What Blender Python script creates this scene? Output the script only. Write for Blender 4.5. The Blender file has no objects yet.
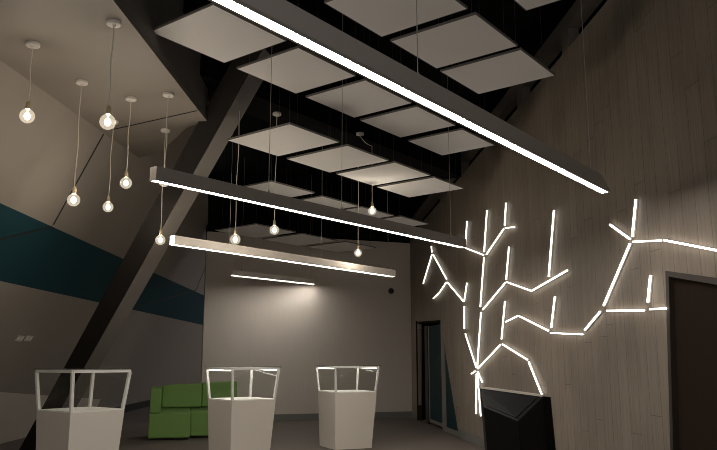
import bpy, bmesh, math, random
from mathutils import Vector, Matrix
from mathutils.geometry import tessellate_polygon
random.seed(4)
S = bpy.context.scene
COL = S.collection
# ------------------------------------------------------------------ camera geometry
F, CX, CY, EYE = 730.0, 358.5, 225.0, 1.5
PITCH = math.atan(135 / 730)
_c, _s = math.cos(PITCH), math.sin(PITCH)

def ray(px, py):
    a, b = (px - CX) / F, (CY - py) / F
    return Vector((a, _c - b * _s, _s + b * _c))
E0 = Vector((0, 0, EYE))
def at_z(px, py, z):
    r = ray(px, py); return E0 + r * ((z - EYE) / r.z)
def at_y(px, py, y):
    r = ray(px, py); return E0 + r * (y / r.y)
def on_plane(px, py, p, n):
    r = ray(px, py); return E0 + r * ((p - E0).dot(n) / r.dot(n))

# ------------------------------------------------------------------ materials
def lin(c):
    return tuple((v / 12.92 if v <= .04045 else ((v + .055) / 1.055) ** 2.4) for v in (x / 255 for x in c)) + (1,)
def new_mat(name):
    m = bpy.data.materials.new(name); m.use_nodes = True
    nt = m.node_tree; nt.nodes.clear()
    out = nt.nodes.new('ShaderNodeOutputMaterial')
    b = nt.nodes.new('ShaderNodeBsdfPrincipled')
    nt.links.new(b.outputs[0], out.inputs[0])
    return m, nt, b, out
def plain(name, rgb, rough=.6, metal=0, var=.06, scale=30, bump=0, stretch=(1, 1, 1), spec=.5):
    m, nt, b, out = new_mat(name)
    tc = nt.nodes.new('ShaderNodeTexCoord'); mp = nt.nodes.new('ShaderNodeMapping')
    mp.inputs['Scale'].default_value = stretch
    nt.links.new(tc.outputs['Object'], mp.inputs[0])
    n = nt.nodes.new('ShaderNodeTexNoise'); n.inputs['Scale'].default_value = scale; n.inputs['Detail'].default_value = 4
    nt.links.new(mp.outputs[0], n.inputs[0])
    mx = nt.nodes.new('ShaderNodeMix'); mx.data_type = 'RGBA'
    c = lin(rgb)
    mx.inputs[6].default_value = tuple(v * (1 - var) for v in c[:3]) + (1,)
    mx.inputs[7].default_value = tuple(min(1, v * (1 + var)) for v in c[:3]) + (1,)
    nt.links.new(n.outputs[0], mx.inputs[0]); nt.links.new(mx.outputs[2], b.inputs['Base Color'])
    b.inputs['Roughness'].default_value = rough; b.inputs['Metallic'].default_value = metal
    b.inputs['Specular IOR Level'].default_value = spec
    if bump:
        bp = nt.nodes.new('ShaderNodeBump'); bp.inputs['Strength'].default_value = bump; bp.inputs['Distance'].default_value = .01
        nt.links.new(n.outputs[0], bp.inputs['Height']); nt.links.new(bp.outputs[0], b.inputs['Normal'])
    return m
def emit(name, rgb, strength):
    m, nt, b, out = new_mat(name)
    b.inputs['Base Color'].default_value = (.8, .8, .8, 1)
    b.inputs['Emission Color'].default_value = rgb + (1,)
    b.inputs['Emission Strength'].default_value = strength
    return m
def glass(name, tint=(.95, .97, .96), refl=.06, edge=.1):
    m, nt, b, out = new_mat(name)
    t = nt.nodes.new('ShaderNodeBsdfTransparent'); t.inputs[0].default_value = tint + (1,)
    g = nt.nodes.new('ShaderNodeBsdfGlossy'); g.inputs['Roughness'].default_value = .03
    f = nt.nodes.new('ShaderNodeLayerWeight'); f.inputs[0].default_value = .25
    mu = nt.nodes.new('ShaderNodeMath'); mu.operation = 'MULTIPLY_ADD'
    mu.inputs[1].default_value = edge; mu.inputs[2].default_value = refl
    nt.links.new(f.outputs['Fresnel'], mu.inputs[0])
    x = nt.nodes.new('ShaderNodeMixShader')
    nt.links.new(mu.outputs[0], x.inputs[0]); nt.links.new(t.outputs[0], x.inputs[1]); nt.links.new(g.outputs[0], x.inputs[2])
    nt.links.new(x.outputs[0], out.inputs[0])
    return m
def glow_glass(name):
    m = glass(name, (.98, .95, .9), .05); nt = m.node_tree
    out = [n for n in nt.nodes if n.type == 'OUTPUT_MATERIAL'][0]
    e = nt.nodes.new('ShaderNodeEmission'); e.inputs[0].default_value = (1, .88, .7, 1); e.inputs[1].default_value = .22
    a = nt.nodes.new('ShaderNodeAddShader'); src = out.inputs[0].links[0].from_socket
    nt.links.new(src, a.inputs[0]); nt.links.new(e.outputs[0], a.inputs[1]); nt.links.new(a.outputs[0], out.inputs[0])
    return m
def planks(name, rgb, dark, width, length, rough=.55, seam=.35):
    """vertical boards; the wall's own X runs along it and Z up"""
    m, nt, b, out = new_mat(name)
    N = nt.nodes.new; L = nt.links.new
    tc = N('ShaderNodeTexCoord'); sp = N('ShaderNodeSeparateXYZ'); cb = N('ShaderNodeCombineXYZ')
    L(tc.outputs['Object'], sp.inputs[0]); 
    dv = N('ShaderNodeMath'); dv.operation = 'DIVIDE'; dv.inputs[1].default_value = width; L(sp.outputs['X'], dv.inputs[0])
    fl = N('ShaderNodeMath'); fl.operation = 'FLOOR'; L(dv.outputs[0], fl.inputs[0])
    wn = N('ShaderNodeTexWhiteNoise'); wn.noise_dimensions = '1D'; L(fl.outputs[0], wn.inputs['W'])
    ma = N('ShaderNodeMath'); ma.operation = 'MULTIPLY_ADD'; ma.inputs[1].default_value = 7; L(wn.outputs['Value'], ma.inputs[0]); L(sp.outputs['Z'], ma.inputs[2])
    L(ma.outputs[0], cb.inputs['X']); L(sp.outputs['X'], cb.inputs['Y'])
    br = N('ShaderNodeTexBrick'); br.inputs['Scale'].default_value = 1
    br.inputs['Brick Width'].default_value = length; br.inputs['Row Height'].default_value = width
    br.inputs['Mortar Size'].default_value = .005; br.inputs['Mortar Smooth'].default_value = .6
    br.offset = .37; br.offset_frequency = 3
    br.inputs['Color1'].default_value = lin(rgb); br.inputs['Color2'].default_value = lin(dark)
    c = lin(dark); br.inputs['Mortar'].default_value = tuple(v * seam for v in c[:3]) + (1,)
    L(cb.outputs[0], br.inputs['Vector'])
    mp = N('ShaderNodeMapping'); mp.inputs['Scale'].default_value = (14, 14, .8); L(tc.outputs['Object'], mp.inputs[0])
    n = N('ShaderNodeTexNoise'); n.inputs['Scale'].default_value = 2.2; n.inputs['Detail'].default_value = 6; L(mp.outputs[0], n.inputs[0])
    n2 = N('ShaderNodeTexNoise'); n2.inputs['Scale'].default_value = 1.1; n2.inputs['Detail'].default_value = 3; L(tc.outputs['Object'], n2.inputs[0])
    ad = N('ShaderNodeMath'); ad.operation = 'ADD'; L(n.outputs[0], ad.inputs[0]); L(n2.outputs[0], ad.inputs[1])
    mr = N('ShaderNodeMapRange'); mr.inputs[1].default_value = .6; mr.inputs[2].default_value = 1.4
    mr.inputs[3].default_value = .72; mr.inputs[4].default_value = 1.2; L(ad.outputs[0], mr.inputs[0])
    mx = N('ShaderNodeMix'); mx.data_type = 'RGBA'; mx.blend_type = 'MULTIPLY'; mx.inputs[0].default_value = 1
    L(br.outputs['Color'], mx.inputs[6]); L(mr.outputs[0], mx.inputs[7]); L(mx.outputs[2], b.inputs['Base Color'])
    b.inputs['Roughness'].default_value = rough; b.inputs['Specular IOR Level'].default_value = .25
    bp = N('ShaderNodeBump'); bp.inputs['Strength'].default_value = .25; bp.inputs['Distance'].default_value = .01
    L(n.outputs[0], bp.inputs['Height']); L(bp.outputs[0], b.inputs['Normal'])
    return m

WARM = (1.0, .95, .885)
M = dict(
    floor=plain('carpet', (94, 85, 77), .75, var=.25, scale=60, bump=.15),
    tree_wall=planks('timber_boards', (140, 128, 115), (131, 120, 107), .21, 2.3, seam=.62),
    back=plain('linen_plaster', (198, 188, 177), .8, var=.06, scale=3.5, stretch=(9, 9, .5)),
    black=plain('black_void', (13, 12, 12), .9, spec=.1),
    lean=plain('grey_render', (142, 134, 126), .85, spec=.15, var=.07, scale=2.5),
    dado=plain('pale_render', (196, 188, 178), .6, var=.05, scale=3),
    teal=plain('teal_paint', (28, 60, 68), .85, spec=.1, var=.06, scale=3),
    soffit=plain('soffit_paint', (132, 124, 115), .6, var=.04, scale=3),
    fascia=plain('fascia_paint', (84, 80, 76), .7),
    joint=plain('joint_shadow_gap', (20, 19, 18), .8),
    skirting=plain('skirting_paint', (112, 112, 106), .5),
    column=plain('steel_paint', (34, 31, 28), .8, spec=.15, var=.1, scale=6),
    colplate=plain('grey_plate', (108, 102, 96), .5),  # lit tone of the column's right side
    truss=plain('truss_paint', (112, 105, 96), .6),
    panel=plain('acoustic_felt', (232, 229, 226), .9, var=.03, scale=40),
    panel_edge=plain('panel_edging', (104, 100, 96), .6),
    alu=plain('brushed_aluminium', (150, 144, 138), .45, metal=.25, var=.05, scale=40, stretch=(1, 30, 30)),
    panelwire=plain('dark_wire', (60, 58, 56), .5),
    whitealu=plain('white_coated_aluminium', (226, 220, 211), .45),  # white tube backing; on the far bars, alu with its lit brightness painted in
    wire=plain('steel_wire', (150, 146, 140), .4, metal=.3),
    white=plain('white_lacquer', (218, 210, 198), .45, var=.02),
    frame=plain('white_metal', (235, 232, 226), .4, var=.02),
    topglass=glass('lid_glass', (.93, .95, .94), .04, .6),
    glass=glass('clear_glass', (.99, .995, .99), .005, .03),
    bulbglass=glow_glass('bulb_glass'),
    brass=plain('lamp_holder', (190, 172, 140), .35, metal=.6),
    canopy=plain('canopy_enamel', (226, 220, 212), .4),
    cord=plain('cord_fabric', (206, 198, 186), .7),
    green=plain('green_upholstery', (108, 144, 72), .75, var=.1, scale=40, bump=.08),
    foot=plain('black_plastic', (22, 21, 20), .6),
    kiosk=plain('black_lacquer', (10, 9, 9), .6, var=.1, spec=.08),
    screen=plain('dark_screen', (9, 9, 9), .6, spec=.06),
    trim=plain('pale_metal_trim', (200, 190, 176), .4),
    doordark=plain('dark_door', (46, 38, 32), .9, spec=.0, var=.12, scale=4, stretch=(8, 8, .6)),
    doorframe=plain('brown_frame', (44, 34, 27), .5),
    corridor=plain('corridor_teal', (24, 40, 42), .6),
    postgrey=plain('grey_frame', (120, 116, 108), .5),
    tealglass=plain('teal_glass', (14, 48, 54), .5, spec=.1),
    socket=plain('socket_plate', (196, 186, 176), .4),
    led=emit('strip_diffuser', WARM, 40),
    tube=emit('tube_diffuser', (1.0, .95, .87), 3.6),
    filament=emit('filament_glow', (1.0, .90, .77), 280),
    caselight=emit('case_light', (1.0, .95, .88), 16),
)
# ------------------------------------------------------------------ mesh helpers
def mesh_obj(name, bm, mat, parent=None, loc=None, bevel=0, smooth=False):
    me = bpy.data.meshes.new(name)
    bmesh.ops.recalc_face_normals(bm, faces=bm.faces)
    if smooth:
        for f in bm.faces: f.smooth = True
    bm.to_mesh(me); bm.free()
    for m in (mat if isinstance(mat, (list, tuple)) else [mat]): me.materials.append(m)
    o = bpy.data.objects.new(name, me); COL.objects.link(o)
    if parent: o.parent = parent
    if loc is not None: o.location = loc
    if bevel:
        b = o.modifiers.new('bevel', 'BEVEL'); b.width = bevel; b.segments = 2; b.limit_method = 'ANGLE'
    return o
def box(bm, lo, hi, mtx=None):
    vs = [bm.verts.new((x, y, z)) for x in (lo[0], hi[0]) for y in (lo[1], hi[1]) for z in (lo[2], hi[2])]
    for f in ((0, 1, 3, 2), (4, 6, 7, 5), (0, 4, 5, 1), (2, 3, 7, 6), (0, 2, 6, 4), (1, 5, 7, 3)):
        bm.faces.new([vs[i] for i in f])
    if mtx is not None:
        for v in vs: v.co = mtx @ v.co
    return vs
def hexa(bm, bot, top):
    n = len(bot)
    a = [bm.verts.new(p) for p in bot]; b = [bm.verts.new(p) for p in top]
    bm.faces.new(a[::-1]); bm.faces.new(b)
    for i in range(n):
        j = (i + 1) % n; bm.faces.new((a[i], a[j], b[j], b[i]))
def bar(bm, p, q, w, h=None, up=(0, 0, 1)):
    """rectangular bar from p to q, w across and h along 'up'"""
    h = h or w; p, q = Vector(p), Vector(q); d = (q - p).normalized()
    u = Vector(up); sx = d.cross(u)
    if sx.length < 1e-4: sx = d.cross(Vector((0, 1, 0)))
    sx.normalize(); u = sx.cross(d)
    c = [(-w / 2, -h / 2), (w / 2, -h / 2), (w / 2, h / 2), (-w / 2, h / 2)]
    hexa(bm, [p + sx * a + u * b for a, b in c], [q + sx * a + u * b for a, b in c])
def tube(bm, pts, r, n=8):
    pts = [Vector(p) for p in pts]; rings = []
    for i, p in enumerate(pts):
        d = (pts[min(i + 1, len(pts) - 1)] - pts[max(i - 1, 0)]).normalized()
        a = d.cross(Vector((.3, .95, .1))).normalized(); b = d.cross(a)
        rr = r[i] if isinstance(r, (list, tuple)) else r
        rings.append([bm.verts.new(p + (a * math.cos(t) + b * math.sin(t)) * rr) for t in (2 * math.pi * k / n for k in range(n))])
    for i in range(len(rings) - 1):
        for k in range(n):
            bm.faces.new((rings[i][k], rings[i][(k + 1) % n], rings[i + 1][(k + 1) % n], rings[i + 1][k]))
    bm.faces.new(rings[0][::-1]); bm.faces.new(rings[-1])
def lathe(bm, prof, n=20, off=(0, 0, 0)):
    rings = []
    for r, z in prof:
        rings.append([bm.verts.new((off[0] + r * math.cos(2 * math.pi * k / n), off[1] + r * math.sin(2 * math.pi * k / n), off[2] + z)) for k in range(n)])
    for i in range(len(rings) - 1):
        for k in range(n):
            bm.faces.new((rings[i][k], rings[i][(k + 1) % n], rings[i + 1][(k + 1) % n], rings[i + 1][k]))
    bm.faces.new(rings[0][::-1]); bm.faces.new(rings[-1])
def prism(bm, outline, dvec):
    """extrude a (possibly concave) planar outline of 3D points along dvec"""
    pts = [Vector(p) for p in outline]; dvec = Vector(dvec)
    a = [bm.verts.new(p) for p in pts]; b = [bm.verts.new(p + dvec) for p in pts]
    for t in tessellate_polygon([pts]):
        bm.faces.new([a[i] for i in t]); bm.faces.new([b[i] for i in reversed(t)])
    n = len(pts)
    for i in range(n):
        j = (i + 1) % n; bm.faces.new((a[i], a[j], b[j], b[i]))
def empty(name, loc=(0, 0, 0), rz=0):
    o = bpy.data.objects.new(name, None); COL.objects.link(o)
    o.location = loc; o.rotation_euler = (0, 0, rz); o.empty_display_size = .1
    return o
def tag(o, label, cat, group=None):
    o['label'] = label; o['category'] = cat
    if group: o['group'] = group
    return o
def struct(o, label=None, cat=None):
    o['kind'] = 'structure'
    if label: o['label'] = label
    if cat: o['category'] = cat
    return o
def bx(name, lo, hi, mat, parent=None, bevel=0):
    bm = bmesh.new(); box(bm, lo, hi); return mesh_obj(name, bm, mat, parent, bevel=bevel)
V = Vector

# ------------------------------------------------------------------ the room shell
CEIL = 6.3
# wall frame of the timber wall: X along it from the far corner towards the camera, Y outwards, Z up
TANG = math.radians(6.5)
TD = V((math.sin(TANG), -math.cos(TANG), 0)); TN = V((-math.cos(TANG), -math.sin(TANG), 0))
foot = at_z(446, 432, 0)
BA, BB = V((-2.053, 18.75, 0)), V((1.42, 19.84, 0))
bd = (BB - BA).normalized()
# corner = intersection of both foot lines
den = bd.x * TD.y - bd.y * TD.x
k = ((foot - BA).x * TD.y - (foot - BA).y * TD.x) / den
CORNER = BA + bd * k
TREE_MW = Matrix(((TD.x, -TN.x, 0, CORNER.x), (TD.y, -TN.y, 0, CORNER.y), (0, 0, 1, 0), (0, 0, 0, 1)))
TREE_INV = TREE_MW.inverted()
def W(px, py, off=0):
    """pixel -> (s, z) on the timber wall, or on a plane 'off' behind its face"""
    p = TREE_INV @ on_plane(px, py, CORNER - TN * off, TN)
    return p.x, p.z
SEND = 17.6

bm = bmesh.new(); box(bm, (-9.5, .3, -.12), (6.5, 60, 0)); o = mesh_obj('floor', bm, M['floor']); struct(o)
bm = bmesh.new(); box(bm, (-7, -.5, CEIL), (6.5, 22.5, CEIL + .15)); o = mesh_obj('ceiling', bm, M['black']); struct(o)

# timber wall with two door openings
d1 = [W(418.5, 424), W(418.5, 321.5), W(440.5, 320), W(459.5, 434)]
d2 = [W(671.5, 450), W(666.5, 270.8)]
h2 = W(717, 277.8)
sl = (h2[1] - d2[1][1]) / (h2[0] - d2[1][0])
D2R = d2[1][0] + 1.5
D2RZ = d2[1][1] + sl * 1.5
lean2 = (d2[0][0] - d2[1][0]) / (d2[0][1] - d2[1][1])
D2F = d2[1][0] - lean2 * d2[1][1]
tops = [W(409, 238), W(521, 109), W(565, 54), W(607, 1)]
ZT0 = tops[0][1]
tz = lambda s: ZT0 + (tops[3][1] - ZT0) * s / tops[3][0]
out = [(0, 0), (d1[0][0], 0), (d1[1][0], d1[1][1]), (d1[2][0], d1[2][1]), (d1[3][0], 0), (D2F, 0), d2[1], (D2R, D2RZ), (D2R, 0),
       (SEND, 0), (SEND, tz(SEND)), (0, tz(0))]
bm = bmesh.new(); prism(bm, [(s, 0, z) for s, z in out], (0, .08, 0))
wall_r = struct(mesh_obj('wall_right', bm, M['tree_wall'])); wall_r.matrix_world = TREE_MW
# black void above and behind the timber wall's open edge
bm = bmesh.new(); box(bm, (-.6, 1.0, 3.5), (SEND, 1.1, CEIL)); o = struct(mesh_obj('wall_right_upper', bm, M['black'])); o.matrix_world = TREE_MW
# steel truss along the wall's top edge
tr = empty('ceiling_truss'); tr.matrix_world = TREE_MW @ Matrix.Translation((0, .085, 0))
struct(tr)
def chord_z(s, k): return tz(s) + k
bm = bmesh.new(); prism(bm, [(0, 0, chord_z(0, .36)), (SEND - 1, 0, chord_z(SEND - 1, .36)), (SEND - 1, 0, chord_z(SEND - 1, .58)), (0, 0, chord_z(0, .58))], (0, .16, 0))
mesh_obj('top_chord', bm, M['truss'], tr)
PA, PB = W(560, 62)[0], W(515, 118)[0]
for i in range(-2, 5):
    s0 = PA - (PA - PB) * i
    if s0 < .3 or s0 > SEND - 1.2: continue
    bm = bmesh.new(); prism(bm, [(s0 - .12, 0, tz(s0 - .12)), (s0 + .12, 0, tz(s0 + .12)), (s0 + .12, 0, chord_z(s0 + .12, .36)), (s0 - .12, 0, chord_z(s0 - .12, .36))], (0, .14, 0))
    mesh_obj('post', bm, M['truss'], tr)

# back wall: pale lower part, black above
def on_back(px, py): return on_plane(px, py, CORNER, V((-bd.y, bd.x, 0)))
bl = on_back(203.5, 330); BLEN = (V((bl.x, bl.y, 0)) - CORNER).length
BACK_MW = Matrix(((-bd.x, -bd.y, 0, CORNER.x), (-bd.y, bd.x, 0, CORNER.y), (0, 0, 1, 0), (0, 0, 0, 1)))  # X runs left from the corner, Y away
ztb = on_back(208, 231.5).z; ztb2 = on_back(403, 243).z
bm = bmesh.new(); prism(bm, [(-.2, 0, 0), (BLEN, 0, 0), (BLEN, 0, ztb), (-.2, 0, ztb2)], (0, .2, 0))
wall_b = struct(mesh_obj('wall_back', bm, M['back'])); wall_b.matrix_world = BACK_MW
bm = bmesh.new(); box(bm, (-1.2, .12, 4.3), (BLEN, .3, CEIL)); o = struct(mesh_obj('wall_back_upper', bm, M['black'])); o.matrix_world = BACK_MW
bm = bmesh.new(); box(bm, (.02, -.025, 0), (BLEN, -.001, .17)); o = struct(mesh_obj('baseboard_back', bm, M['skirting'], bevel=.004)); o.matrix_world = BACK_MW
bm = bmesh.new(); box(bm, (d1[3][0] + .05, -.025, 0), (D2F - .06, -.001, .17)); o = struct(mesh_obj('baseboard_right', bm, M['skirting'], bevel=.004)); o.matrix_world = TREE_MW
bm = bmesh.new(); box(bm, (.03, -.025, 0), (d1[0][0] - .08, -.001, .17)); o = struct(mesh_obj('baseboard_right_far', bm, M['skirting'], bevel=.004)); o.matrix_world = TREE_MW

# leaning left wall:  x = LA + LB*y + LC*z
LA, LB, LC = -5.9906, -.03842, .58078
def lw(y, z): return V((LA + LB * y + LC * z, y, z))
LN = V((1, -LB, -LC)).normalized()
def on_lean(px, py): return on_plane(px, py, lw(8, 0), LN)
Y0, Y1 = 2.5, 60
tt0, tt1, tb0, tb1 = on_lean(0, 203), on_lean(203, 295), on_lean(0, 281), on_lean(203, 325)
def lz(a, b, y): return a.z + (b.z - a.z) * (y - a.y) / (b.y - a.y)
bm = bmesh.new()
def lface(pts, mi):
    f = bm.faces.new([bm.verts.new(lw(y, z)) for y, z in pts]); f.material_index = mi
p0, p1 = on_lean(0, 392), on_lean(97, 399)
dz = lambda y: p0.z + (p1.z - p0.z) * (y - p0.y) / (p1.y - p0.y)
YD = p1.y + .35
lface([(Y0, 0), (YD + .25, 0), (YD, dz(YD)), (Y0, dz(Y0))], 1)
lface([(YD + .25, 0), (Y1, 0), (Y1, lz(tb0, tb1, Y1)), (Y0, lz(tb0, tb1, Y0)), (Y0, dz(Y0)), (YD, dz(YD))], 0)
lface([(Y0, lz(tb0, tb1, Y0)), (Y1, lz(tb0, tb1, Y1)), (Y1, lz(tt0, tt1, Y1)), (Y0, lz(tt0, tt1, Y0))], 2)
lface([(Y0, lz(tt0, tt1, Y0)), (Y1, lz(tt0, tt1, Y1)), (Y1, 4.4), (18.4, 4.9), (15.2, 5.74), (13.9, CEIL), (Y0, CEIL)], 0)
ext = bmesh.ops.extrude_face_region(bm, geom=list(bm.faces))
for v in ext['geom']:
    if isinstance(v, bmesh.types.BMVert): v.co -= LN * .2
wall_l = struct(mesh_obj('wall_left', bm, [M['lean'], M['dado'], M['teal']]))
def strip(bm, pts, n, w, t):
    """thin raised strip following points on a plane with normal n"""
    for a, b in zip(pts, pts[1:]): bar(bm, a + n * t * .4, b + n * t * .4, w, t, up=n)
for seg in ([on_lean(103.5, 134), on_lean(53, 225)], [on_lean(52, 226.5), on_lean(0, 239.5)], [on_lean(205, 268), on_lean(196, 290), on_lean(135, 308)]):
    bm = bmesh.new(); strip(bm, seg, LN, .03, .006); mesh_obj('panel_joint', bm, M['joint'], wall_l)
bm = bmesh.new()
bar(bm, lw(18.9, .12) + LN * .012, lw(25.5, .12) + LN * .012, .04, .26, up=LN.cross(V((0, 1, 0))))
struct(mesh_obj('baseboard_left', bm, M['joint']))

# soffit over the pendants and its fascia up to the black ceiling
SN = V((0, -.065, 1)).normalized(); SP = V((0, 7, 4.5))
def on_soffit(px, py): return on_plane(px, py, SP, SN)
def sof(x, y): return V((x, y, 4.5 + .065 * (y - 7)))
def sofleft(y):
    x = LA + LB * y + LC * (4.5 + .065 * (y - 7)); return sof(x, y)
ra, rb = on_soffit(113, 0), on_soffit(203, 116)
rx = lambda y: ra.x + (rb.x - ra.x) * (y - ra.y) / (rb.y - ra.y)
ye = rb.y + .25
edge = on_soffit(133, 154)
bm = bmesh.new()
prism(bm, [sofleft(1.5), sof(rx(1.5), 1.5), sof(rx(ye), ye), sof(rx(ye) - .35, ye + .35), sof(edge.x + .5, edge.y - .15), sofleft(edge.y + .3)], (0, 0, .06))
soffit = struct(mesh_obj('ceiling_soffit', bm, M['soffit']))
bm = bmesh.new(); strip(bm, [on_soffit(110, 130), on_soffit(197, 110.5)], -SN, .02, .006); mesh_obj('panel_joint', bm, M['joint'], soffit)
bm = bmesh.new()
prism(bm, [sof(rx(1.5), 1.5) + V((0, 0, .002)), sof(rx(ye), ye) + V((0, 0, .002)), V((rx(ye), ye, CEIL)), V((rx(1.5), 1.5, CEIL))], (-.08, 0, 0))
struct(mesh_obj('wall_fascia', bm, M['fascia']))

# leaning column
cb0 = at_y(248.7, 73.6, 9.0); cb1 = at_y(121.7, 300, 11.0)
cd = (cb0 - cb1) / (cb0.z - cb1.z)
cpt = lambda z, dx, dy: cb0 + cd * (z - cb0.z) + V((dx, dy, 0))
CTOP = 5.45
prof = [(0, 0), (-.33, .03), (-.24, .46), (.095, .38)]
bm = bmesh.new(); hexa(bm, [cpt(0, *p) for p in prof], [cpt(CTOP, *p) for p in prof])
col_o = tag(mesh_obj('leaning_column', bm, M['column'], bevel=.012), 'dark grey steel column leaning steeply from floor to ceiling on the left', 'column')

bm = bmesh.new(); pl = [(.004, .004), (.099, .376), (.112, .372), (.014, -.004)]  # thin sheet added over the right side; its paler colour stands for light
hexa(bm, [cpt(.01, *p) for p in pl], [cpt(CTOP - .01, *p) for p in pl])
sd = mesh_obj('side_plate', bm, M['colplate'], col_o); sd['label'] = 'lighter grey side plate'
# ------------------------------------------------------------------ doors
dr = empty('door_1'); dr.matrix_world = TREE_MW; struct(dr)
def wbox(name, s0, s1, y0, y1, z0, z1, mat, parent, bevel=.004):
    return bx(name, (s0, y0, z0), (s1, y1, z1), mat, parent, bevel)
def wpoly(name, pts, y0, y1, mat, parent):
    bm = bmesh.new(); prism(bm, [(s, y0, z) for s, z in pts], (0, y1 - y0, 0)); return mesh_obj(name, bm, mat, parent)
sA, zA = d1[1]; sB, zB = d1[2]; sC = d1[3][0]; s0 = d1[0][0]
wbox('jamb', s0 - .07, s0 + .03, -.02, .1, 0, zA + .02, M['doordark'], dr)
wpoly('head', [(s0, zA - .05), (sB, zB - .05), (sB, zB), (s0, zA)], .0, .08, M['doordark'], dr)
q = lambda x, y: W(x, y, .045)
sm = q(444, 400)[0]; sm2 = q(446.8, 400)[0]
ztm = zB + (0 - zB) * 0
slant = lambda s: zB + (0 - zB) * (s - sB) / (sC - sB)
wpoly('mullion', [(sm, 0), (sm2, 0), (sm2, slant(sm2) - .02), (sm, min(zB - .05, slant(sm) - .02))], .0, .08, M['postgrey'], dr)
wpoly('sidelight_glass', [(sm2, .1), (sC - .1, .1), (sm2, slant(sm2) - .06)], .03, .05, M['tealglass'], dr)
wpoly('sidelight_sill', [(sm2, 0), (sC - .02, 0), (sC - .09, .1), (sm2, .1)], .0, .08, M['postgrey'], dr)
wpoly('slanted_frame', [(sB - .03, zB), (sB, zB), (sC, 0), (sC - .03, 0)], .0, .08, M['postgrey'], dr)
l0 = q(430, 400)[0]; zl0 = W(430, 413, .045)[1]
leaf = wbox('door_leaf', l0, sm - .02, .035, .06, .12, zB - .08, M['tealglass'], dr)
wbox('stile', l0 - .03, l0 + .05, .03, .07, .1, zB - .07, M['postgrey'], leaf)
wbox('bottom_rail', l0, sm - .02, .028, .07, .06, .14, M['postgrey'], leaf)
ms = q(437, 359)
for dx in (0, .22): wbox('sign_mark', ms[0] + dx, ms[0] + dx + .13, .028, .0345, ms[1] - .05, ms[1] + .05, M['foot'], leaf, 0)
wbox('door_post', q(426, 400)[0], q(428.6, 400)[0], .03, .07, 0, zB - .05, M['doorframe'], dr)
# corridor behind the opening
bm = bmesh.new()
box(bm, (s0 - .5, 2.0, 0), (sC + .6, 2.1, 3.0)); box(bm, (s0 - .6, .085, 0), (s0 - .5, 2.1, 3.0)); box(bm, (sC + .6, .085, 0), (sC + .7, 2.1, 3.0)); box(bm, (s0 - .6, .085, 3.0), (sC + .7, 2.1, 3.1))
o = struct(mesh_obj('wall_corridor', bm, M['corridor'])); o.matrix_world = TREE_MW
dr = empty('door_2'); dr.matrix_world = TREE_MW; struct(dr)
wpoly('door_leaf', [(D2F + .03, .01), (D2R - .03, .01), (D2R - .03, D2RZ - .03), (d2[1][0] + .03, d2[1][1] - .03)], .04, .078, M['doordark'], dr)
wpoly('frame', [(D2F, 0), (D2F + .05, 0), (d2[1][0] + .05, d2[1][1] - .06), (D2R - .05, D2RZ - .055), (D2R - .05, 0), (D2R, 0), (D2R, D2RZ), (d2[1][0], d2[1][1])], -.012, .1, M['doorframe'], dr)

# ------------------------------------------------------------------ LED tree on the timber wall
SEGS = [(431,245.5,432,253),(432,254,423,284),(432.7,254,446.7,279.5),(446.5,282,439,293),(438.7,293.4,433,298.5),(447,282,463.5,301.5),
 (467,282,464,302),(467,220,465.3,246),(456,237.5,464,246.5),(465.5,248,483.5,255),(487,209,484,253),(484,256,480.2,308),
 (486,255,504,228.5),(506,201.5,504.5,227),(505,228,515,227),(554,208.5,548.5,278.5),(531.5,291,568,270),(506.5,282,531.5,291),
 (509,245.5,506,281),(482.5,310,506,282),(464.3,305,464.3,330),(465,333,476.5,368.5),(481,311,477,368.5),(477.5,369,500.7,344.5),
 (505,300,501.3,340.5),(505.3,322,518.4,315.7),(519,316,549,331),(502,344,527.7,360),(528.3,361,542.3,396),(476.4,372.6,476,415),
 (477.3,373,480.8,417.5),(471,374,475.5,371),(477.3,371,482.6,383),(555,295,551,329),(550,333,583.3,334.4),(584,331,601,310.7),
 (603,307,630.7,242),(606,310.7,645,310.4),(650.7,273,647.5,304.5),(649,309.3,667,308.4),(632,241.8,662,240.5),(663,240,733,253.5),
 (636,197,632,239),(609,224,630.7,239.6)]
lt = empty('tree_light'); lt.matrix_world = TREE_MW
tag(lt, 'branching tree of glowing white light tubes mounted on the timber wall', 'wall light')
for x0, y0, x1, y1 in SEGS:
    a, b = W(x0, y0, -.03), W(x1, y1, -.03)
    a, b = V((a[0], -.03, a[1])), V((b[0], -.03, b[1]))
    gp = (b - a).normalized() * .022; a, b = a + gp, b - gp
    bm = bmesh.new(); bar(bm, a, b, .017, .018, up=(0, 1, 0))
    t = mesh_obj('light_tube', bm, M['tube'], lt)
    bm = bmesh.new(); off = V((0, .0185, 0)); bar(bm, a + off, b + off, .014, .018, up=(0, 1, 0))
    mesh_obj('backing_channel', bm, M['whitealu'], t)

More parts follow.
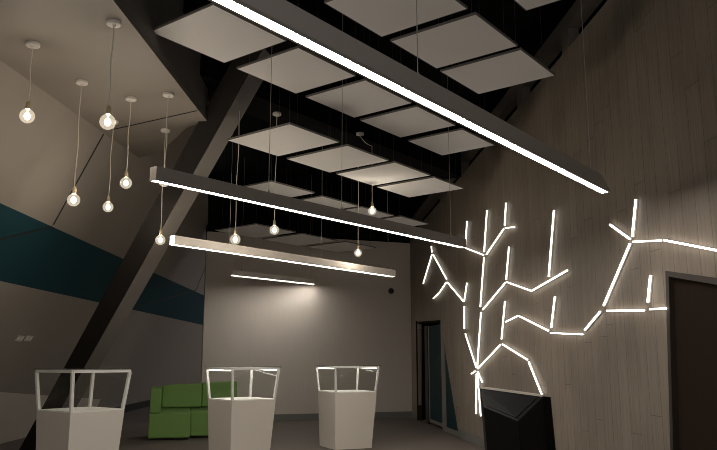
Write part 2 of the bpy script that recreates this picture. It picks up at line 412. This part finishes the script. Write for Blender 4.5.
# ------------------------------------------------------------------ hanging acoustic panels
UA = V((math.sin(math.radians(37.5)), math.cos(math.radians(37.5)), 0)); UT = V((math.sin(math.radians(127.5)), math.cos(math.radians(127.5)), 0))
ROWS = [
 (4.22, .92, .9, [('square grey felt ceiling panel cut off by the top edge, nearest the timber wall', [None, None, None, (526, 11)])]),
 (4.65, .885, .97, [
  ('large grey felt ceiling panel reaching the top edge above the long near light bar', [None, None, (473, 12), (376, 34.5)]),
  ('grey felt ceiling panel above the long near light bar, middle of its row', [(385, 40), (482, 15), (515.6, 44), (438.6, 71)]),
  ('grey felt ceiling panel above the long near light bar whose corner touches the timber wall', [(443.6, 73), (519, 47), (555.7, 76.3), (477, 94.4)])]),
 (4.7, .98, .93, [
  ('grey ceiling panel left of the leaning column head, partly behind the near light bar', [(153, 33), (203, 1), None, (230, 64.5)]),
  ('grey felt ceiling panel covering the head of the leaning column', [(240, 69), None, (349, 74), (299.5, 95.5)]),
  ('grey ceiling panel below the long near light bar, third from left in its row', [(308, 98), None, (413, 105), (350.6, 115.5)]),
  ('grey ceiling panel below the long near light bar, second from right in its row', [(358, 119), None, (453.5, 126), (403.8, 138.5)]),
  ('grey ceiling panel below the long near light bar, at the timber wall end', [(411, 141.5), None, (489, 145), (444.5, 155.5)])]),
 (4.35, .97, 1.12, [
  ('diamond shaped grey ceiling panel just right of the leaning column in the middle row', [(231.5, 142), (284, 121.5), (336, 141), (283, 158)]),
  ('grey ceiling panel second from left in the middle row', [(290, 160), (344, 143), (391, 162.6), (327.4, 172.3)]),
  ('grey ceiling panel third from left in the middle row', [(333.4, 173.5), (398, 163), (432, 176.7), (371, 184.8)]),
  ('grey ceiling panel at the timber wall end of the middle row', [(376.6, 186.5), (434, 178.5), (461.5, 188), (412, 198)])]),
 (4.4, 1.09, 1.08, [
  ('grey ceiling panel leftmost of the row just above the second light bar', [None, (267.5, 180), (318, 194.5), None]),
  ('grey ceiling panel second from left in the row just above the second light bar', [None, (324, 196), (357, 206.5), None]),
  ('grey ceiling panel third from left in the row just above the second light bar', [None, (361, 207), (395, 216), None]),
  ('grey ceiling panel at the right end of the row just above the second light bar', [None, (401, 216), (428.5, 224.5), None])]),
 (4.2, 1.2, 1.22, [
  ('far grey ceiling panel leftmost of the lowest row between the second and third light bars', [(217, 231), (253.5, 224), (294, 232), (258, 238.5)]),
  ('far grey ceiling panel in the middle of the lowest row behind the third light bar', [(262, 240), (300, 233), (340, 241), None]),
  ('far grey ceiling panel rightmost of the lowest row near the back wall', [None, (346, 242), (376, 248), None])]),
]
for z, a, b, items in ROWS:
    for label, Q in items:
        sg = [(-1, -1), (-1, 1), (1, 1), (1, -1)]           # along UA, along UT
        cs = []
        for (sa, sb), pq in zip(sg, Q):
            if pq: cs.append(at_z(pq[0], pq[1], z) - UA * (sa * a / 2) - UT * (sb * b / 2))
        c = sum(cs, V((0, 0, 0))) / len(cs)
        e = empty('acoustic_panel', c, math.radians(90 - 37.5))   # local X = UA, local Y = -UT
        tag(e, label, 'ceiling panel', 'hanging acoustic ceiling panels')
        bx('felt_face', (-a / 2 + .01, -b / 2 + .01, 0), (a / 2 - .01, b / 2 - .01, .02), M['panel'], e)
        bm = bmesh.new()
        A, B, t = a / 2, b / 2, .01
        for lo, hi in (((-A, -B), (A, -B + t)), ((-A, B - t), (A, B)), ((-A, -B + t), (-A + t, B - t)), ((A - t, -B + t), (A, B - t))):
            box(bm, lo + (0,), hi + (.024,))
        mesh_obj('edge_frame', bm, M['panel_edge'], e)
        bx('backing_board', (-A + t, -B + t, .021), (A - t, B - t, .024), M['panel_edge'], e)
        for sx in (-1, 1):
            for sy in (-1, 1):
                bm = bmesh.new(); tube(bm, [(sx * (A - .1), sy * (B - .1), .024), (sx * (A - .1), sy * (B - .1), CEIL - z)], .0022, 5)
                mesh_obj('suspension_wire', bm, M['panelwire'], e)

# ------------------------------------------------------------------ linear light bars
def light_bar(p, q, label, wires, w=.1, h=.125, zb=3.05, body='alu', mitre=0):
    """p, q: ends of the far bottom edge; the bar's body lies on the camera side of it"""
    d = (q - p); L = d.length; d.normalize()
    az = math.atan2(d.y, d.x)
    side = V((d.y, -d.x, 0))
    e = empty('light_bar', p + side * w / 2, az); e.location.z = zb
    tag(e, label, 'light bar', 'suspended linear light bars')
    bm = bmesh.new()
    # U-profile: two sides and a top
    box(bm, (0, -w / 2, 0), (L, -w / 2 + .006, h)); box(bm, (0, w / 2 - .006, 0), (L, w / 2, h)); box(bm, (0, -w / 2 + .006, h - .006), (L, w / 2 - .006, h))
    for v in bm.verts:
        if v.co.x > L - .01 and v.co.z > .1: v.co.x -= mitre
    mesh_obj('housing', bm, M[body], e)
    bx('diffuser', (.006, -w / 2 + .022, .002), (L - .006, w / 2 - .016, .012), M['led'], e)
    bm = bmesh.new(); box(bm, (0, -w / 2, -.001), (L, -w / 2 + .021, .006)); box(bm, (0, w / 2 - .015, -.001), (L, w / 2, .006)); mesh_obj('lower_lip', bm, M[body], e)
    for x in (-.006, L):
        bm = bmesh.new(); vs = box(bm, (x, -w / 2, 0), (x + .006, w / 2, h))
        for v in vs:
            if x > 0 and v.co.z > .1: v.co.x -= mitre
        mesh_obj('end_cap', bm, M[body], e)
    for x in wires:
        bm = bmesh.new(); tube(bm, [(x * L, 0, h), (x * L, 0, CEIL - zb)], .0032, 6); mesh_obj('suspension_wire', bm, M['wire'], e)
        bm = bmesh.new(); lathe(bm, [(.011, 0), (.011, .03), (.004, .045)], 10, (x * L, 0, h)); mesh_obj('wire_grip', bm, M['wire'], e)
p1, q1 = at_z(208, 0, 3.05), at_z(605, 196, 3.05)
dd = (q1 - p1).normalized()
q1 -= dd * .12
light_bar(q1 - dd * 5.1, q1, 'long near light bar crossing the top of the view diagonally, brightest and largest', (.04, .37, .93), mitre=.24)
light_bar(at_z(150, 181.5, 3.05), at_z(460, 248, 3.05), 'second light bar, its left end in front of the leaning column', (.27, .493, .94))
light_bar(at_z(170, 245, 3.05), at_z(391, 277, 3.05), 'third light bar hanging below the bulbs before the pale back wall', (.2, .6, .97), body='whitealu')  # far two bars: same fixtures, stronger light on their sides put into the colour
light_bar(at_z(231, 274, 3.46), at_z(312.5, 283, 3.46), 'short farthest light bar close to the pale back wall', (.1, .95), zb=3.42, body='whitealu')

# ------------------------------------------------------------------ bulb pendants
def pendant(top, bulb, label, swag=None):
    """top: canopy point on the ceiling surface above; bulb: centre of the globe"""
    e = empty('pendant_lamp', top); tag(e, label, 'pendant lamp', 'bare bulb pendant lamps')
    b = bulb - top
    bm = bmesh.new(); lathe(bm, [(.02, 0.0), (.062, 0), (.065, -.006), (.065, -.03), (.058, -.036), (.02, -.037), (.012, -.052)], 24)
    mesh_obj('canopy', bm, M['canopy'], e, smooth=False)
    if swag is not None:
        s = swag - top
        pts = [V((0, 0, -.05))] + [V((s.x * t, s.y * t, -.05 - .04 * math.sin(math.pi * t) * (1 - .2 * t) + (s.z + .05) * t)) for t in (.2, .4, .6, .8)] + [V((s.x, s.y, s.z)), V((b.x, b.y, s.z - .3)), V((b.x, b.y, b.z + .13))]
    else:
        n = 9; ph = random.uniform(0, 6)
        pts = []
        for i in range(n):
            t = i / (n - 1); wob = .007 * math.sin(ph + t * 9) * t * (1 - t) * 4
            pts.append(V((b.x * t + wob, b.y * t + wob * .5, -.05 + (b.z + .18) * t)))
    bm = bmesh.new(); tube(bm, pts, .0055, 6); mesh_obj('cord', bm, M['cord'], e)
    bm = bmesh.new(); lathe(bm, [(.008, .145), (.019, .135), (.022, .10), (.022, .072), (.016, .064)], 16, b); mesh_obj('lamp_holder', bm, M['brass'], e, smooth=False)
    R = .068; bm = bmesh.new()
    prof = [(.002, -R)] + [(R * math.cos(t), R * math.sin(t)) for t in (math.radians(d) for d in range(-75, 61, 15))] + [(.024, .068), (.018, .073)]
    lathe(bm, prof, 20, b); g = mesh_obj('bulb', bm, M['bulbglass'], e, smooth=True)
    bm = bmesh.new(); lathe(bm, [(.003, -.034), (.018, -.026), (.026, -.006), (.021, .014), (.006, .034)], 12, b); mesh_obj('filament', bm, M['filament'], g, smooth=True)
    return e
def pend_soffit(cx, cy, bxp, byp, label):
    t = on_soffit(cx, cy); b = at_y(bxp, byp, t.y); b.x = t.x + (b.x - t.x) * .35
    pendant(t, b, label)
pend_soffit(33, 43, 28, 116, 'glowing bulb pendant nearest the left edge, high before the grey leaning wall')
pend_soffit(114, 21.5, 108, 122, 'glowing bulb pendant hanging just before the top of the dark wall seam')
pend_soffit(82, 81, 74, 200, 'glowing bulb pendant hanging over the dark seam of the leaning wall')
pend_soffit(113.5, 121, 108, 207, 'lowest glowing bulb pendant left of the column, its canopy behind another bulb')
pend_soffit(131, 97.5, 126, 183, 'glowing bulb pendant nearest left of the leaning column')
pend_soffit(168.5, 93.5, 164.5, 181, 'bulb pendant whose bulb hides behind the left end of the second light bar')
pend_soffit(165.5, 129.5, 161, 240, 'glowing bulb pendant in front of the leaning column at the third light bar')
def pend_ceiling(cx, cy, bxp, byp, label, swag=None):
    t = at_z(cx, cy, BEAMZ)
    if swag:
        s = at_y(swag[0], swag[1], t.y + .32); b = at_y(bxp, byp, t.y + .32); b.x = s.x; pendant(t, b, label, s)
    else:
        b = at_y(bxp, byp, t.y); b.x = t.x + (b.x - t.x) * .35; pendant(t, b, label)
BEAMZ = 5.1
bmw = Matrix(((UA.x, UT.x, 0, 0), (UA.y, UT.y, 0, 0), (0, 0, 1, 0), (0, 0, 0, 1)))
bm = bmesh.new(); box(bm, (3.0, -7.65, BEAMZ), (12.5, -7.0, CEIL))
for v in bm.verts: v.co = bmw @ v.co
struct(mesh_obj('ceiling_beam', bm, M['black']))
bm = bmesh.new(); box(bm, (5.0, -6.99, CTOP), (7.5, -5.9, CEIL))
for v in bm.verts: v.co = bmw @ v.co
struct(mesh_obj('ceiling_beam', bm, M['black']))
pend_ceiling(277, 113, 274, 230, 'glowing bulb pendant hanging before the leftmost far ceiling panel')
pend_ceiling(360, 133, 370.5, 211, 'glowing bulb pendant on a swagged cord before the middle row of panels', (372, 146))
t = at_z(240, 92, BEAMZ); b = at_y(235, 239.5, t.y); b.x = t.x + (b.x - t.x) * .35
pendant(t, b, 'glowing bulb pendant just above the left part of the third light bar')
t = V((at_y(358.5, 100, 12.6).x, 12.6, CEIL)); b = at_y(357, 253, 12.6); b.x = t.x + (b.x - t.x) * .3
pendant(t, b, 'lowest right glowing bulb pendant before the pale back wall')

# ------------------------------------------------------------------ display cases
def display_case(fp, th, w, label, zt=1.40, zb=.945, mid=0, lit=True):
    """fp: foot of the front corner; the right-hand face runs at angle th (deg) from it"""
    e = empty('display_case', (fp.x, fp.y, 0), math.radians(th)); tag(e, label, 'display case', 'glass-topped display cases')
    # local: corner F at the origin, X towards R, Y towards L
    def sq(lx0, ly0, lx1, ly1, z): return [V((lx0, ly0, z)), V((lx1, ly0, z)), V((lx1, ly1, z)), V((lx0, ly1, z))]
    w0, tb, tt = w - .13, .0, .04
    base = sq(0, 0, w0, w0, 0); shoulder = sq(-.005, -.005, w - .03, w - .03, zb)
    bm = bmesh.new(); hexa(bm, base, shoulder); mesh_obj('body', bm, M['white'], e, bevel=.004)
    bm = bmesh.new(); hexa(bm, sq(.0, .0, w - .035, w - .035, zb + .001), sq(.0, .0, w - .035, w - .035, zb + .012)); mesh_obj('display_floor', bm, M['frame'], e)
    lowc = sq(.012, .012, w - .047, w - .047, zb + .012); topc = sq(-.02, -.02, w + .0, w + .0, zt - .035)
    for a, b in zip(lowc, topc):
        bm = bmesh.new(); bar(bm, a, b, .032, .032, up=(0, 1, 0)); mesh_obj('post', bm, M['frame'], e)
    if mid:
        a = lowc[0].lerp(lowc[1], mid); b = topc[0].lerp(topc[1], mid)
    bm = bmesh.new()
    for i in range(4): bar(bm, topc[i] + V((0, 0, .012)), topc[(i + 1) % 4] + V((0, 0, .012)), .03, .03)
    fr = mesh_obj('top_frame', bm, M['frame'], e)
    for i in range(4):
        j = (i + 1) % 4
        bm = bmesh.new(); hexa(bm, [lowc[i].lerp(lowc[j], .03), lowc[i].lerp(lowc[j], .97), lowc[i].lerp(lowc[j], .97) + V((.002, .002, 0)), lowc[i].lerp(lowc[j], .03) + V((.002, .002, 0))],
             [topc[i].lerp(topc[j], .03), topc[i].lerp(topc[j], .97), topc[i].lerp(topc[j], .97) + V((.002, .002, 0)), topc[i].lerp(topc[j], .03) + V((.002, .002, 0))])
        mesh_obj('glass_pane', bm, M['glass'], e)
    g = .03
    bm = bmesh.new(); hexa(bm, sq(-.02 - g, -.02 - g, w + g, w + g, zt - .007), sq(-.02 - g, -.02 - g, w + g, w + g, zt + .008)); mesh_obj('lid', bm, M['topglass'], e)
    if lit:
        for i in (1, 2, 3):
            a, b = topc[i], topc[(i + 1) % 4]
            bm = bmesh.new(); bar(bm, a.lerp(b, .06) + V(({1: -.02, 3: .02}.get(i, 0), -.02 if i == 2 else 0, -.008)), a.lerp(b, .94) + V(({1: -.02, 3: .02}.get(i, 0), -.02 if i == 2 else 0, -.008)), .012, .006)
            mesh_obj('light_strip', bm, M['caselight'], fr)
    return e
c3 = at_z(335.3, 450, 0)
display_case(c3, 25.6, .82, 'white tapered display case farthest right, nearest the pale back wall')
display_case(at_y(230, 466, 10.3).xy.to_3d(), 38.7, .735, 'white tapered display case in the middle, in front of the green sofa')
display_case(at_y(66, 480, 8.0).xy.to_3d(), 53, .70, 'nearest white tapered display case at left, before the foot of the column', lit=False)

# ------------------------------------------------------------------ green sofa
sp = at_z(147.5, 441, 0); sr = at_z(188, 438.8, 0)
ang = math.radians(14)
so = empty('sofa', (sp.x, sp.y, 0), ang); tag(so, 'green upholstered sofa with a stepped seat behind the middle display case', 'sofa')
L1 = (sr - sp).length
def cushion(name, lo, hi, mat=None, rot=0, piv=(0, 0)):
    bm = bmesh.new(); vs = box(bm, lo, hi)
    if rot:
        R = Matrix.Rotation(rot, 4, 'Z'); P = V((piv[0], piv[1], 0))
        for v in vs: v.co = R @ (v.co - P) + P
    return mesh_obj(name, bm, mat or M['green'], so, bevel=.02)
D = 1.0
def seat(lo, hi, zf, zr):
    bm = bmesh.new(); x0, y0, x1, y1 = *lo, *hi
    hexa(bm, [(x0, y0, .04), (x1, y0, .04), (x1, y1, .04), (x0, y1, .04)], [(x0, y0, zf), (x1, y0, zf), (x1, y1, zr), (x0, y1, zr)])
    return mesh_obj('seat_base', bm, M['green'], so, bevel=.025)
seat((0, 0), (L1, D), .50, .56)
cushion('arm', (0.01, .0, .51), (.21, D, .97))
bm = bmesh.new(); hexa(bm, [(.215, D - .24, .56), (1.0, D - .2, .56), (1.0, D + .05, .56), (.215, D, .56)], [(.215, D - .2, 1.0), (1.0, D - .16, 1.03), (1.0, D + .05, 1.03), (.215, D, 1.0)])
mesh_obj('backrest', bm, M['green'], so, bevel=.03)
seat((L1 + .005, .28), (L1 + .95, D + .3), .50, .56)
bm = bmesh.new(); hexa(bm, [(1.008, D - .12, .56), (L1 + .95, D - .02, .56), (L1 + .95, D + .28, .56), (1.008, D + .2, .56)], [(1.008, D - .1, 1.04), (L1 + .95, D, 1.06), (L1 + .95, D + .28, 1.06), (1.008, D + .2, 1.04)])
mesh_obj('backrest', bm, M['green'], so, bevel=.03)
cushion('plinth', (.03, .05, 0), (L1 - .03, D - .05, .04), M['foot'])
cushion('plinth', (L1 + .03, .33, 0), (L1 + .9, D + .2, .04), M['foot'])

# ------------------------------------------------------------------ black kiosk
BL, BR, FF, LF = at_y(480, 388.5, 7.6), at_y(543, 397, 7.05), at_y(518, 421, 6.5), at_y(483.5, 407, 7.1)
ki = empty('display_kiosk', (FF.x, FF.y, 0)); tag(ki, 'black angular kiosk with a sloped top in front of the timber wall', 'kiosk')
o0 = V((FF.x, FF.y, 0))
top = [p - o0 for p in (FF, BR, BL, LF)]
bot = [V((p.x, p.y, 0)) * 1 + V((.06, 0, 0)) for p in top]
bm = bmesh.new(); hexa(bm, bot, top); mesh_obj('body', bm, M['kiosk'], ki, bevel=.006)
cen = sum(top, V((0, 0, 0))) / 4
nrm = (top[1] - top[0]).cross(top[3] - top[0]).normalized()
bm = bmesh.new(); ins = [cen.lerp(p, .86) + nrm * .001 for p in top]; hexa(bm, ins, [p + nrm * .006 for p in ins]); mesh_obj('screen', bm, M['screen'], ki)
ex = (top[1] - top[0]); ex.z = 0; ex.normalize(); back = V((.085, .05, 0))
bm = bmesh.new()
tb = [top[1] + V((.003, .0, .004)), top[1] + back + V((0, 0, -.004)), top[2] + back + V((0, .05, 0)), top[2] + V((.003, .02, .004))]
hexa(bm, [V((p.x + .06, p.y, 0)) for p in tb], tb); mesh_obj('back_board', bm, M['kiosk'], ki)
bm = bmesh.new(); bar(bm, top[2] + V((0, .012, .012)), top[1] + V((0, .012, .012)), .03, .02); mesh_obj('edge_trim', bm, M['trim'], ki)

# ------------------------------------------------------------------ small wall things
for x, lab in ((19.5, 'left of two pale double socket plates on the leaning grey wall'), (28.5, 'right of two pale double socket plates on the leaning grey wall')):
    c = on_lean(x, 338.3)
    up = (V((LC, 0, 1))).normalized(); al = V((LB, 1, 0)).normalized()
    n = LN
    mw = Matrix(((al.x, up.x, n.x, c.x), (al.y, up.y, n.y, c.y), (al.z, up.z, n.z, c.z), (0, 0, 0, 1)))
    e = empty('power_socket'); e.matrix_world = mw; tag(e, lab, 'socket', 'wall socket plates')
    bx('plate', (-.12, -.05, 0), (.12, .05, .012), M['socket'], e, .003)
    for dx in (-.06, .06): bx('outlet', (dx - .035, -.03, .0125), (dx + .035, .03, .015), M['canopy'], e)
c = on_back(391, 291)
e = empty('round_sensor', c, math.atan2(-bd.y, -bd.x)); tag(e, 'small round black sensor on the pale back wall', 'sensor')
bm = bmesh.new(); lathe(bm, [(.07, 0), (.07, .03), (.055, .06), (.02, .075)], 20)
for v in bm.verts: v.co = V((v.co.x, -v.co.z, v.co.y))
mesh_obj('dome', bm, M['foot'], e)
bm = bmesh.new(); lathe(bm, [(.085, 0), (.085, .006)], 20)
for v in bm.verts: v.co = V((v.co.x, -v.co.z, v.co.y))
mesh_obj('mounting_ring', bm, M['postgrey'], e)
e.rotation_euler = (0, 0, math.atan2(bd.y, bd.x))

# ------------------------------------------------------------------ world, camera, view
w = bpy.data.worlds.new('World'); S.world = w; w.use_nodes = True
bg = w.node_tree.nodes['Background']; bg.inputs[0].default_value = (1.0, .96, .92, 1); bg.inputs[1].default_value = .42
cam = bpy.data.cameras.new('Camera'); co = bpy.data.objects.new('Camera', cam); COL.objects.link(co)
cam.sensor_fit = 'HORIZONTAL'; cam.sensor_width = 36; cam.lens = 36 * F / 717
co.location = E0; co.rotation_euler = (math.pi / 2 + PITCH, 0, 0); cam.clip_start = .05
S.camera = co
vs = S.view_settings
vs.view_transform = 'Standard'; vs.look = 'None'; vs.gamma = 1; vs.use_curve_mapping = False; vs.exposure = .32
S.cycles.max_bounces = 8; S.cycles.diffuse_bounces = 5; S.cycles.transparent_max_bounces = 16
S.cycles.use_denoising = True
S.cycles.filter_width = .9
S.cycles.sample_clamp_indirect = 4
